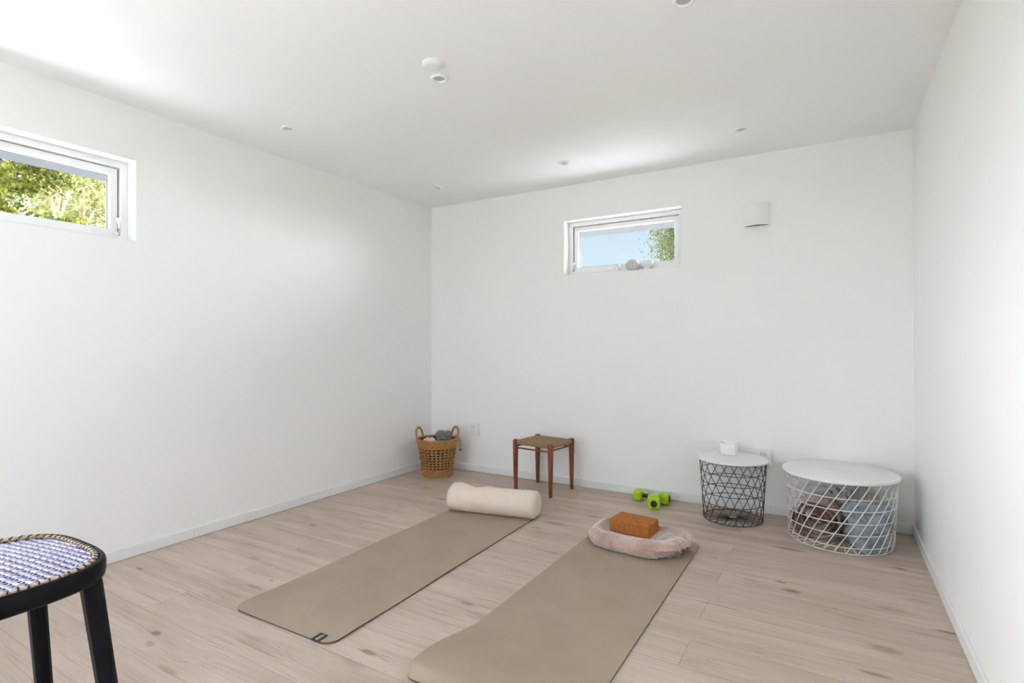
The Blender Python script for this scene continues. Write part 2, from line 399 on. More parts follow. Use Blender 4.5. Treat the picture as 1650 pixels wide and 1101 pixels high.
vt = thing('wall_vent', 'square white air vent with bowed front on the back wall', 'air vent', (2.959, D, 2.12))
rows = []
for z in (-.079, .079):
    r_ = []
    for k in range(13):
        u = -1+2*k/12; r_.append((u*.079, -(.016+.026*(1-u*u)), z))
    rows.append(r_)
b = MB().grid(rows); rows2 = [[(x, y+.004, z) for x, y, z in r_] for r_ in rows]; b.grid(rows2)
for k in (0, 12): b.add([rows[0][k], rows[1][k], rows2[1][k], rows2[0][k]], [(0,1,2,3)])
for q in (0, 1):
    for k in range(12): b.add([rows[q][k], rows[q][k+1], rows2[q][k+1], rows2[q][k]], [(0,1,2,3)])
b.build('front_cover', M['plastic'], vt, smooth=True, auto=40)
for q in (-.079, .0745): MB().box((q,-.016,-.079), (q+.0045,-.0005,.079)).build('side_rim', M['plastic'], vt)
b = MB(); b.grid([[(x, y+.004, .075) for x, y, z in rows[1]], [(x, -.001, .075) for x, y, z in rows[1]]]); b.build('top_plate', M['plastic'], vt)
b = MB(); zb = -.0788
b.grid([[(x, y+.0045, zb) for x, y, z in rows[0]], [(x, -.001, zb) for x, y, z in rows[0]]]); b.grid([[(x, y+.0045, zb+.004) for x, y, z in rows[0]], [(x, -.001, zb+.004) for x, y, z in rows[0]]])
b.build('underside_shade', M['dark'], vt)  # dark plate painted in as the shade of the vent's open underside

def outlet(loc, label, n):
    t = thing('wall_outlet', label, 'power outlet', loc, 0, 'wall outlets above the back baseboard')
    o = MB().box((-.046,-.030,-.056), (.046,-.0005,.056)).build('outlet_box', M['plastic'], t); bevel(o, .006, 3)
    for k in range(n):
        z = (.022-.045*k) if n == 2 else .0
        MB().lathe([(.0195,0),(.0185,-.0012),(.017,-.0015)], 28).build('outlet_rim', M['plastic'], t, smooth=True)
        rim = t.children[-1]
        for ob in t.children:
            if ob.name.startswith('outlet_rim') and 'set' not in ob:
                ob.rotation_euler = (-pi/2, 0, 0); ob.location = (-.004, -.0302, z); ob['set'] = 1; rim = ob
        del rim['set']; rim['placed'] = 1
        s = MB().lathe([(.0185,.0), (.017,.0),(.0165,-.001),(.0002,-.001)], 28).build('outlet_socket', M['socket'], t, smooth=True); s.rotation_euler = (pi/2, 0, 0); s.location = (-.004, -.0303, z)
        for sx in (-.0095, .0095):
            MB().tube([(-.004+sx, -.0318, z), (-.004+sx, -.0312, z)], .0032, 10).build('pin_hole', M['dark'], s)
            h = [ob for ob in s.children][-1]
        for h in s.children: h.matrix_parent_inverse = Matrix.Translation(s.location) @ s.rotation_euler.to_matrix().to_4x4(); h.matrix_parent_inverse.invert()
    return t
outlet((.5235, D, .4005), 'white double wall outlet on the back wall beside the wicker basket', 2)
outlet((3.000, D, .398), 'white wall outlet on the back wall behind the black wire table', 2)
for ob in bpy.data.objects:
    for k in ('set', 'placed'):
        if k in ob: del ob[k]

# ------------------------------------------------------------------ window sill pieces
SZ = W2[2]
M['ceram'] = mat('white glazed ceramic', (.84,.84,.83,1), .3)
M['ceram_grey'] = mat('grey white ceramic', (.60,.60,.59,1), .5)
b = MB(); rows = []
for k in range(96):
    a = 2*pi*k/96; rr = 1-.07*(.5+.5*cos(16*a))
    rows.append([(rr*r*cos(a), rr*r*sin(a), z) for r, z in [(.0002,0),(.028,0),(.042,.012),(.051,.030),(.0535,.048),(.051,.066),(.042,.083),(.026,.094),(.014,.0965),(.011,.093),(.010,.08),(.0002,.078)]])
o = b.grid(rows, cu=True).build('ribbed_vase', M['ceram_grey'], None, smooth=True, loc=(2.034, D+.048, SZ)); tag(o, 'round ribbed grey-white vase in the middle of the back window sill', 'vase')
o = MB().lathe([(.0002,0),(.030,0),(.030,.006),(.016,.010),(.015,.02),(.022,.030),(.0275,.044),(.026,.058),(.018,.067),(.0002,.069)], 36).build('white_ornament', M['ceram'], None, smooth=True, loc=(1.900, D+.05, SZ))
tag(o, 'small white egg-shaped ornament on a foot, left of the ribbed vase', 'ornament')
o = MB().lathe([(.0002,0),(.030,0),(.031,.008),(.022,.016),(.030,.026),(.048,.036),(.052,.048),(.050,.062),(.046,.071),(.042,.071),(.040,.05),(.0002,.04)], 40).build('tealight_bowl', M['ceram'], None, smooth=True, loc=(2.152, D+.05, SZ))
tag(o, 'white footed bowl on the back window sill, right of the ribbed vase', 'bowl')

# ------------------------------------------------------------------ yoga mats
def mat_mat():
    m = noisy('beige foam mat', srgb(168,152,134), srgb(162,146,128), 3, .75, bstr=0, spec=.3); t = NT(m)
    p = t.obj(); x, y, z = t.sep(p)
    d1 = t.m('SINE', t.m('MULTIPLY', t.m('ADD', x, y), 520.)); d2 = t.m('SINE', t.m('MULTIPLY', t.m('SUBTRACT', x, y), 520.))
    h = t.m('ADD', t.m('MULTIPLY', t.m('MULTIPLY', d1, d2), .5), t.noise(p, 160, 2))
    return bump(m, h, .45, .0016)
M['mat'] = mat_mat()
M['mat_edge'] = mat('brown mat underside', srgb(92,72,58), .8)
M['label'] = mat('black woven label', (.012,.012,.014,1), .6)
M['print'] = mat('white label print', (.75,.75,.8,1), .6)
def yoga_mat(name, label, loc, rz, w, L, lift, R=.055):
    T = .0055
    t = thing(name, label, 'yoga mat', loc, rz)
    ys = [R*(1-cos(pi/2*k/10)) for k in range(11)] + [R + (L-2*R)*k/80 for k in range(1, 80)] + [L-R*(1-cos(pi/2*k/10)) for k in range(10, -1, -1)]
    us = [-1+2*k/24 for k in range(25)]
    top, bot = [], []
    for y in ys:
        e = min(y, L-y); hw = w/2 - (R - sqrt(max(0, R*R-(R-e)**2)) if e < R else 0)
        rt, rb = [], []
        for u in us:
            x = u*hw; z = lift(x, y); rt.append((x, y, z+T)); rb.append((x, y, z))
        top.append(rt); bot.append(rb)
    g = MB().grid(top); n, m_ = len(top), len(top[0])
    g.build('top_surface', M['mat'], t, smooth=True)
    g = MB().grid(bot); rim = lambda a: [a[0][j] for j in range(m_)] + [a[i][-1] for i in range(1, n)] + [a[-1][j] for j in range(m_-2, -1, -1)] + [a[i][0] for i in range(n-2, 0, -1)]
    tr = [(x*1.0005, y, z-.0006) for x, y, z in rim(top)]
    g.grid([tr, rim(bot)], cv=True)
    g.build('underside', M['mat_edge'], t)
    return t
def liftL(x, y): return .0004 + .006*exp(-((x+.31)/.08)**2)*exp(-((y-.08)/.10)**2) + .0025*(1+sin(y*9+x*2))*ss(.2,.31,abs(x))*.6*ss(1.5,1.2,y)
def liftR(x, y):
    a = ss(.52, .12, y)*(1-.45*ss(.06,.0,y)); side = .35+.65*ss(.25, -.25, x)
    return .0004 + .052*a*side*ss(.31,-.15,x)**.6
ml = yoga_mat('yoga_mat', 'beige yoga mat with a black tag, lying flat under the cream bolster', (1.381, 1.458, 0), radians(1.15), .625, 1.90, liftL)
mr = yoga_mat('yoga_mat', 'beige yoga mat under the pink blanket, its near end curling up', (2.412, 1.43, 0), radians(-.3), .632, 1.905, liftR)
lb = MB().box((.207,-.004,.0058), (.256,.05,.0072)).build('brand_tag', M['label'], ml); lb['label'] = 'small black woven tag'
tx = bpy.data.curves.new('tag_text', 'FONT'); tx.body = 'EVK:'; tx.size = .021; tx.extrude = .0002; tx.align_x = 'CENTER'; tx.align_y = 'CENTER'
to = bpy.data.objects.new('tag_text', tx); COL.objects.link(to)
dg = bpy.context.evaluated_depsgraph_get(); me = bpy.data.meshes.new_from_object(to.evaluated_get(dg)); bpy.data.objects.remove(to)
tt = bpy.data.objects.new('tag_lettering', me); COL.objects.link(tt); me.materials.clear(); me.materials.append(M['print']); tt.parent = lb; tt.location = (.2315, .024, .0074); tt.rotation_euler = (0, 0, pi/2)

# ------------------------------------------------------------------ cream bolster
def fabric(name, c1, c2, scale=40, rough=.9, bstr=.3, sheen=.3, weave=900.):
    m = noisy(name, c1, c2, scale, rough, bstr=0, sheen=sheen, spec=.2); t = NT(m); p = t.obj(); x, y, z = t.sep(p)
    h = t.m('ADD', t.m('MULTIPLY', t.m('SINE', t.m('MULTIPLY', t.m('ADD', x, t.m('MULTIPLY', y, .7)), weave)), t.m('SINE', t.m('MULTIPLY', t.m('ADD', z, t.m('MULTIPLY', y, .6)), weave))), t.noise(p, scale*2, 4))
    return bump(m, h, bstr, .0012)
M['cream'] = fabric('cream canvas', srgb(228,215,198), srgb(224,211,194), 14)
bo = thing('bolster_cushion', 'cream cylindrical bolster lying across the far end of a yoga mat', 'bolster', (1.360, 3.193, .0062), radians(11.2))
BL, BR = .655, .098
def bol(s, a):
    x = (s-.5)*BL; e = min(s, 1-s)*BL
    r = BR*(1 - .20*(1-min(1, e/.035))**2.2)
    up = max(0, sin(a))
    dent = .017*exp(-((s-.27)/.09)**2)*up**1.5 - .010*exp(-((s-.08)/.09)**2)*up + .006*exp(-((s-.62)/.2)**2)*up
    r -= dent; r *= 1 + .010*cos(26*a)*exp(-e/.04)*ss(.004,.02,e)
    r += .0035*fbm((x*9, cos(a)*1.2, sin(a)*1.2), 3)
    y = r*cos(a)*1.04; z = r*sin(a)
    z = BR*.93 + z*.95
    if z < .0: z = 0
    z = max(z, .012*ss(.03,0,e)) if z < .03 else z
    return (x, y, z)
rows = [[bol(ss_/70, 2*pi*k/56) for k in range(56)] for ss_ in range(71)]
b = MB().grid(rows, cv=True)
for i, sg in ((0, -1), (70, 1)):
    ring = rows[i]; c = (sum(p[0] for p in ring)/56, sum(p[1] for p in ring)/56, sum(p[2] for p in ring)/56); rr = [ring]
    for q in (.85, .6, .3, .02): rr.append([(p[0]+sg*.012*(1-q*q), c[1]+(p[1]-c[1])*q, c[2]+(p[2]-c[2])*q) for p in ring])
    b.grid(rr, cv=True)
b.build('cover', M['cream'], bo, smooth=True)
for i, sg in ((2, -1), (68, 1)):
    MB().tube([(p[0], p[1]*1.004, max(.002, p[2]+.0008)) for p in rows[i]], .0022, 6, closed=True).build('end_seam', M['cream'], bo, smooth=True)

# ------------------------------------------------------------------ pink blanket and cork block
M['pink'] = fabric('dusty pink fleece', srgb(196,170,158), srgb(172,144,133), 9, .95, .35, 1.0, 500.)
bl = None
def pink_blanket():
    global bl
    cx, cy = 2.430, 3.105; A, B, n = .290, .185, 3.0
    prof = [(.055,.0),(.03,.004),(.010,.016),(.001,.034),(.0,.05),(.004,.068),(.016,.088),(.034,.100),(.054,.101),(.074,.092),(.092,.078),(.112,.067),(.14,.0640),(.17,.0635)]
    def P(u):
        u *= len(prof)-1; i = min(int(u), len(prof)-2); f = u-i
        g = lambda k: prof[max(0, min(len(prof)-1, k))]
        r = []
        for c in (0, 1):
            p0, p1, p2, p3 = g(i-1)[c], g(i)[c], g(i+1)[c], g(i+2)[c]
            r.append(.5*((2*p1)+(-p0+p2)*f+(2*p0-5*p1+4*p2-p3)*f*f+(-p0+3*p1-3*p2+p3)*f**3))
        return r
    rows = []
    NA, NP = 220, 70
    rot = radians(-3)
    for k in range(NA):
        a = 2*pi*k/NA; ca, sa = cos(a), sin(a)
        R = (abs(ca/A)**n + abs(sa/B)**n)**(-1/n)
        right = ss(.55, .95, ca); rear = ss(.2, .8, sa)
        R *= 1 + .05*right*ss(-.1,.4,sa)*ss(.85,.4,sa)*1.8
        row = []
        for q in range(NP+1):
            d, z = P(q/NP)
            top = ss(.055, .085, z) if q > NP*.35 else 0
            if q > NP*.45: z = z + (.092-z)*right*.75*ss(.0,1,ca) + .010*ss(-.2,-.8,ca)*ss(-.2,.5,sa)*top
            if z < .06 and q < NP*.4: d += right*.055*ss(.062,.050,z)
            rad = max(.0, R-d); 
            if q == NP: rad = .0
            elif q > NP*.8: rad = rad*(1-(q/NP-.8)/.2) 
            x, y = rad*ca, rad*sa
            # cloth wrinkles: slanted pulls, stronger on the right-hand half
            w = x*.8+y*1.0; amp = .3+.7*ss(-.1, .22, x)
            wr = abs(fbm((w*15+3, (y-x*.6)*4.0, 1.7), 3)); wr2 = abs(fbm((x*9, y*9, z*14+5), 3))
            dz = (.020*amp*(.35-wr) + .010*(.3-wr2)) if q > 8 else 0
            under = ss(.20, .14, abs(x+.045))*ss(.115, .085, abs(y-.055))
            dz *= (1-under)
            if under > 0 and z > .05: z = z + (.0615-z)*under
            cr = .016*exp(-((x-.16-(y+.02)*.45)/.012)**2)*ss(-.16,-.06,y)*ss(.2,.05,y)  # deep crease by the block
            dz -= cr*(1-under) if q > NP*.4 else 0
            out = (.006*fbm((a*6, z*30, 2.2), 3)+.004*fbm((a*16, z*14, 7.2), 2))*(1 if 4 < q < NP*.6 else 0)
            x2, y2 = x+out*ca, y+out*sa
            row.append((cx+x2*cos(rot)-y2*sin(rot), cy+x2*sin(rot)+y2*cos(rot), max(.0062, .0062+z*.97+dz)))
        rows.append(row)
    b = MB().grid(rows, cu=True)
    b.f = [f for f in b.f if len(set(b.v[i] for i in f)) > 2]
    ring = [r[0] for r in rows]; k0 = len(b.v); b.v += ring; b.f.append(tuple(range(k0, k0+NA)))
    # folded layers that show in the open right-hand end
    for (y0, y1, x0, z1, s) in ((-.085,.125,.196,.052,1),(-.07,.12,.212,.047,2),(-.04,.115,.226,.042,3)):
        pr, pr2 = [], []
        for i in range(61):
            u = i/60; y = y0+(y1-y0)*u; x = x0+.018*sin(u*19+s*1.7)+.008*sin(u*43+s)
            pr.append((x, y, .0065)); pr2.append((x-.012*u, y, z1+.006*sin(u*23+s)))
        th = [[(cx+x*cos(rot)-y*sin(rot)+o_, cy+x*sin(rot)+y*cos(rot), z) for x, y, z in l] for l, o_ in ((pr,0),(pr2,0),(pr2,-.014),(pr,-.014))]
        b.grid(th, cu=True)
    o = b.build('folded_blanket', M['pink'], None, smooth=True)
    tag(o, 'dusty pink fleece blanket folded on a yoga mat beneath the cork block', 'blanket'); return o
pink_blanket()
def cork():
    m = noisy('cork', srgb(176,112,56), srgb(158,96,46), 60, .8, spec=.25, bstr=.35, bdist=.001, bscale=160); t = NT(m)
    vo = t.new('ShaderNodeTexVoronoi'); t.put(vo.inputs['Vector'], t.obj()); vo.inputs['Scale'].default_value = 150
    sp = t.rng(vo.outputs['Distance'], .16, .26, 1., 0.); s2 = t.m('MULTIPLY', sp, t.m('GREATER_THAN', t.sep(vo.outputs['Color'])[0], .72))
    base = bsdf(m).inputs['Base Color'].links[0].from_socket
    t.put(bsdf(m).inputs['Base Color'], t.mix(t.m('MULTIPLY', s2, .6), base, srgb(96,54,24))); return m
M['cork'] = cork()
o = MB().box((-.123,-.083,0), (.123,.083,.0785)).build('cork_block', M['cork'], None, loc=(2.383, 3.166, .0685)); o.rotation_euler = (0, 0, radians(-6.5)); bevel(o, .009, 4)
tag(o, 'brown cork yoga block resting on the pink folded blanket', 'yoga block')

# ------------------------------------------------------------------ green dumbbells
M['lime'] = noisy('lime vinyl', srgb(172,208,20), srgb(160,196,14), 20, .5, bstr=.1)
M['black_rub'] = mat('black rubber', (.014,.014,.016,1), .5)
def dumbbell(label, loc, rz, hl, gl, hs):
    t = thing('dumbbell', label, 'dumbbell', loc, rz, 'lime green dumbbells by the back wall')
    zc = hs*.93
    MB().tube([(-gl/2-.01,0,zc),(gl/2+.01,0,zc)], .0145, 16).build('handle', M['black_rub'], t, smooth=True, auto=40)
    for sg in (-1, 1):
        rows = []
        for x, k in ((0,.60),(.006,.86),(.016,.98),(.026,1.0),(hl-.026,1.0),(hl-.014,.98),(hl-.005,.88),(hl,.62)):
            r = []
            for i in range(48):
                a = 2*pi*i/48; c, s = cos(a), sin(a); q = (abs(c)**4.2+abs(s)**4.2)**(-1/4.2)
                r.append((sg*(gl/2+x), c*q*hs*k, zc+s*q*hs*k*.93))
            rows.append(r)
        b = MB().grid(rows, cv=True)
        for r in (rows[0], rows[-1]): k0 = len(b.v); b.v += r; b.f.append(tuple(range(k0, k0+48)))
        hd = b.build('weight_head', M['lime'], t, smooth=True, auto=50)
        x1 = sg*(gl/2+hl)
        MB().tube([(x1-sg*.004,0,zc),(x1+sg*.0022,0,zc)], .0245, 28).build('end_cap', M['black_rub'], hd, smooth=True, auto=40)
    return t
dumbbell('lime green dumbbell with black handle, lying parallel to the baseboard', (2.238, 4.042, .0005), radians(-1), .068, .132, .045)
dumbbell('lime green dumbbell lying in front of the other, end cap facing out', (2.288, 3.924, .0005), radians(105), .055, .028, .045)

# ------------------------------------------------------------------ wicker basket
BX, BY = .300, 3.893
M['wicker'] = noisy('golden water hyacinth', srgb(190,146,90), srgb(140,100,56), 55, .75, (1,1,1), bstr=.4, bdist=.002, bscale=220)
M['wicker_shade'] = noisy('shaded hyacinth inside', srgb(62,40,22), srgb(44,28,16), 40, .9)  # dark brown puts the basket's inner shade into the lining colour
M['wicker_band'] = noisy('golden braid', srgb(186,140,82), srgb(150,106,58), 90, .75, bstr=.5, bdist=.002, bscale=300)
bk = thing('wicker_basket', 'woven golden wicker basket with two handles in the far corner', 'basket', (BX, BY, 0))
def br(z): return .126 + (.178-.126)*(z/.336)
def rope(b, z, rr, tube, twist, ph, N=144):
    pts = [(rr*cos(2*pi*k/N), rr*sin(2*pi*k/N), z+.0016*sin(twist*2*pi*k/N+ph)) for k in range(N)]
    b.tube(pts, lambda u: tube*(1+.34*sin(twist*2*pi*u+ph)), 8, closed=True)
b = MB()
for k in range(4): z = .009+.015*k; rope(b, z, br(z), .0095, 36, k*pi)
b.build('bottom_band', M['wicker_band'], bk, smooth=True)
b = MB()
for k in range(5): z = .270+.0155*k; rope(b, z, br(z), .0098, 40, k*pi)
b.build('top_band', M['wicker_band'], bk, smooth=True)
b = MB(); n = 8; z0, z1 = .066, .262; hz = (z1-z0)/n
for k in range(n+1):
    z = z0+hz*k; rope(b, z, br(z)+.001, .0043, 24, k*pi, 192)
for k in range(n):
    for ph in (0, pi):
        pts = []
        for i in range(240):
            a = 2*pi*i/240; w = sin(13*a+ph); z = z0+hz*(k+.5)+hz*.5*w
            r = br(z)+.005*cos(13*a+ph)
            pts.append((r*cos(a), r*sin(a), z))
        b.tube(pts, .0047, 6, closed=True, flat=.8)
b.build('openwork_side', M['wicker'], bk, smooth=True)
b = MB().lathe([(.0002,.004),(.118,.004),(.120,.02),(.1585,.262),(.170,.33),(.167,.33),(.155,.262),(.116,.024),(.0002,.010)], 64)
b.build('shade_lining', M['wicker_shade'], bk, smooth=True)
view = atan2(-3.893, 3.402-.30)          # azimuth towards the middle of the room
for az in (view-radians(116), view+radians(116)):
    t0 = Vector((-sin(az), cos(az), 0)); n0 = Vector((cos(az), sin(az), 0)); pts = []
    for i in range(25):
        a = pi*i/24; s_ = cos(a)*.062*(1+.12*sin(a)); z = .318+.108*sin(a)**.8
        pts.append(n0*(.176+.020*sin(a)) + t0*s_ + Vector((0,0,z)))
    MB().tube(pts, lambda u: .0095*(1+.12*sin(u*90)), 10).build('handle', M['wicker_band'], bk, smooth=True)

def patterned(name, base, dots, scale, thr=.28, dots2=None):
    m = mat(name, base, .95, spec=.15, sheen=.3); t = NT(m); p = t.obj()
    vo = t.new('ShaderNodeTexVoronoi'); t.put(vo.inputs['Vector'], t.v('ADD', p, t.v('MULTIPLY', t.xyz(t.noise(p, 30, 2), t.noise(p, 37, 2), 0.), (.02,.02,0)))); vo.inputs['Scale'].default_value = scale
    f = t.rng(vo.outputs['Distance'], thr, thr+.1, 1., 0.); c = t.mix(f, base, dots)
    if dots2: c = t.mix(t.m('MULTIPLY', f, t.m('GREATER_THAN', t.sep(vo.outputs['Color'])[1], .5)), c, dots2)
    t.put(bsdf(m).inputs['Base Color'], c); bump(m, t.noise(p, 300, 2), .3, .001); return m
def blob(name, m, c, dims, seed, fold=.02, fs=9., pw=2.6, clip=None, nu=72, nv=48, band=0., floor=None, rz=0., parent=None, crumple=0.):
    rows = []
    for i in range(nu):
        a = 2*pi*i/nu; row = []
        for j in range(nv+1):
            e = -pi/2+pi*j/nv; x, y, z = cos(e)*cos(a), cos(e)*sin(a), sin(e)
            q = (abs(x)**pw+abs(y)**pw+abs(z)**pw)**(-1/pw); v = Vector((x*q, y*q, z*q))
            s = Vector((v.x*dims[0], v.y*dims[1], v.z*dims[2]))*fs + Vector((seed*3.1, seed*1.7, seed))
            k = abs(noise.fractal(Vector((s.x+s.y*.6, (s.y-s.x*.5)*.45, s.z*.8+s.x*.3)), 1., 2., 3)); d = fold*(.4-1.25*k)
            if crumple: d += crumple*fbm((s.x*.35, s.y*.35, s.z*.35), 2)
            nrm = Vector((x, y, z)).normalized()
            p = Vector((v.x*dims[0], v.y*dims[1], v.z*dims[2])) + nrm*d
            if band: p += Vector((nrm.x, nrm.y, 0))*(.011*abs(sin(pi*(p.z+dims[2]+.012*fbm((a*1.3, seed, 0), 2))/band))-.008)*ss(.0, -.6, v.z)
            p = Vector((p.x*cos(rz)-p.y*sin(rz), p.x*sin(rz)+p.y*cos(rz), p.z)) + Vector(c)
            if clip:
                cx, cy, rf = clip; rr = sqrt((p.x-cx)**2+(p.y-cy)**2); lim = rf(max(0, p.z))-.004*abs(fbm((a*5, e*5, seed), 2))
                if rr > lim: p.x = cx+(p.x-cx)*lim/rr; p.y = cy+(p.y-cy)*lim/rr
            if floor is not None and p.z < floor: p.z = floor
            row.append(p)
        rows.append(row)
    return MB().grid(rows, cu=True).build(name, m, parent, smooth=True)
M['tx_grey'] = patterned('grey dotted cotton', srgb(120,108,102), srgb(206,198,192), 70, .22)
M['tx_teal'] = patterned('teal print cotton', srgb(52,100,98), srgb(176,206,196), 60, .26, srgb(24,48,54))
M['tx_pink'] = patterned('blush print cotton', srgb(222,196,186), srgb(40,36,40), 34, .24, srgb(240,226,218))
clipB = (BX, BY, lambda z: br(z)-.0225 if z < .336 else .16)
o = blob('folded_cloth', M['tx_grey'], (BX+.030, BY+.055, .348), (.078,.040,.056), 3, .014, 16, 3.2, clipB, rz=.5); tag(o, 'grey dotted cloth on top of the pile in the wicker basket', 'cloth')
o = blob('folded_cloth', M['tx_teal'], (BX+.085, BY-.035, .314), (.045,.045,.042), 5, .014, 16, 3., clipB, rz=.6); tag(o, 'teal patterned cloth at the right side of the wicker basket', 'cloth')
o = blob('folded_cloth', M['tx_pink'], (BX-.035, BY-.070, .304), (.060,.045,.045), 8, .014, 16, 3., clipB, rz=-.5); tag(o, 'blush and black patterned cloth at the front of the wicker basket', 'cloth')
# a strap over the rim on the far side
az = view+radians(88); n0 = Vector((cos(az), sin(az), 0)); t0 = Vector((-sin(az), cos(az), 0)); C0 = Vector((BX, BY, 0))
path = [(n0*.135+Vector((0,0,.352)), 0), (n0*.165+Vector((0,0,.360)), .1), (n0*.190+Vector((0,0,.356)), .35), (n0*.2035+Vector((0,0,.335)), .7), (n0*.210+Vector((0,0,.305)), 1), (n0*.213+Vector((0,0,.265)), 1), (n0*.213+Vector((0,0,.232)), 1)]
M['strap'] = noisy('taupe webbing', srgb(172,152,146), srgb(154,136,130), 80, .9)
st = thing('yoga_strap', 'taupe strap hanging over the right rim of the wicker basket', 'strap', (0,0,0))
def ribbon(path, wd=.010):
    q = [[], [], [], []]
    for p, tw in path:
        a = tw*pi/2*.85; wv = (t0*cos(a)+n0*sin(a))*wd; nv = (n0*cos(a)-t0*sin(a))*.0014
        if tw < .5: nv = Vector((0,0,.0014)) + nv*.5
        for i, v in enumerate((wv-nv, -wv-nv, -wv+nv, wv+nv)): q[i].append(C0+p+v)
    b = MB(); b.grid(q, cu=True); n_ = len(path); k = len(b.v)
    b.f += [(0, n_, 2*n_, 3*n_), (n_-1, 2*n_-1, 3*n_-1, 4*n_-1)]
    return b
ribbon(path).build('webbing', M['strap'], st, smooth=True, auto=60)
ribbon([(n0*.213+Vector((0,0,.2335)), 1), (n0*.213+Vector((0,0,.216)), 1)], .0108).build('dark_end', mat('dark strap end', srgb(60,54,56), .8), st)

# ------------------------------------------------------------------ wooden stool with cord seat
M['teak'] = noisy('reddish brown wood', srgb(140,80,44), srgb(96,48,24), 7, .42, (6,6,.5), .3, .7, .15, .001, spec=.45)
M['cord'] = noisy('twisted paper cord', srgb(166,136,102), srgb(134,106,76), 120, .85, bstr=.4, bdist=.001, bscale=400)
SX, SY, SA = 1.373, 3.940, radians(-7)
ws = thing('wooden_stool', 'brown wooden stool with woven cord seat against the back wall', 'stool', (SX, SY, 0), SA)
HW, HD = .171, .158
for (sx, sy) in ((-1,-1),(1,-1),(1,1),(-1,1)):
    prof = [(.0002,0),(.0125,0),(.0135,.002),(.0175,.12),(.0205,.25),(.0225,.35),(.0228,.40),(.0215,.414),(.016,.420),(.0002,.4215)]
    b = MB().lathe(prof, 24, (sx*HW, sy*HD, 0))
    b.build('leg', M['teak'], ws, smooth=True)
for (a, c, z) in (((-HW,-HD),(HW,-HD),.352),((HW,-HD),(HW,HD),.362),((HW,HD),(-HW,HD),.352),((-HW,HD),(-HW,-HD),.362)):
    MB().tube([(a[0],a[1],z),(c[0],c[1],z)], .0062, 10).build('stretcher', M['teak'], ws, smooth=True)
for (a, c) in (((-HW,-HD),(HW,-HD)),((HW,-HD),(HW,HD)),((HW,HD),(-HW,HD)),((-HW,HD),(-HW,-HD))):
    MB().tube([(a[0],a[1],.394),(c[0],c[1],.394)], .010, 10).build('seat_rail', M['teak'], ws, smooth=True)
b = MB()
def cordseat(b, L, Dp, ax):
    """cords over the rail at -Dp side, running to the diagonals of the seat; ax maps (along, across)"""
    n = 38; h = L - .024
    for k in range(n):
        u = -h + 2*h*(k+.5)/n
        run = Dp*(1-abs(u)/L)
        if run < .008: run = .008
        pts = [(u, -Dp+.012, .383), (u, -Dp-.007, .384), (u, -Dp-.0145, .394), (u, -Dp-.009, .4045), (u, -Dp+.006, .4085)]
        m = max(2, int(run/.03))
        for i in range(1, m+1): pts.append((u, -Dp+.006+(run-.006)*i/m, .4085-.004*(i/m)*run/Dp))
        pts.append((u, -Dp+run+.003, .398-.004*run/Dp))
        b.tube([ax(*p) for p in pts], .0045, 6, caps=False)
cordseat(b, HW, HD, lambda u, v, z: (u, v, z)); cordseat(b, HW, HD, lambda u, v, z: (-u, -v, z))
cordseat(b, HD, HW, lambda u, v, z: (-v, u, z)); cordseat(b, HD, HW, lambda u, v, z: (v, -u, z))
b.build('woven_seat', M['cord'], ws, smooth=True)

# ------------------------------------------------------------------ wire basket tables
M['lid'] = mat('white powder coated lid', (.83,.83,.82,1), .42)
M['wire_black'] = mat('black coated wire', (.022,.023,.025,1), .45)
M['wire_white'] = mat('white coated wire', (.80,.79,.76,1), .45)
M['tagcard'] = mat('beige paper tag', srgb(170,158,138), .8)
def lid(R, t, slotL, slotW, ang, N=96):
    b = MB(); rows = []
    def slot(a):
        c, s = cos(a), sin(a); hl = slotL/2-slotW/2
        k = min((hl+slotW/2)/abs(c) if abs(c) > 1e-6 else 9, (slotW/2)/abs(s) if abs(s) > 1e-6 else 9)
        return k*c, k*s
    for k in range(N):
        a = 2*pi*k/N; x, y = slot(a); cx, sx = cos(ang), sin(ang)
        S = (x*cx-y*sx, x*sx+y*cx); O = (cos(a+ang)*R, sin(a+ang)*R)
        e = lambda f: (S[0]+(O[0]-S[0])*f, S[1]+(O[1]-S[1])*f)
        rows.append([(*S, -t), (*S, -.001), (*e(.004), 0), (*e(.985), 0), (*e(.996), -.0015), (*O, -.004), (*O, -t), (*e(.98), -t)])
    return b.grid(rows, cu=True, cv=True)
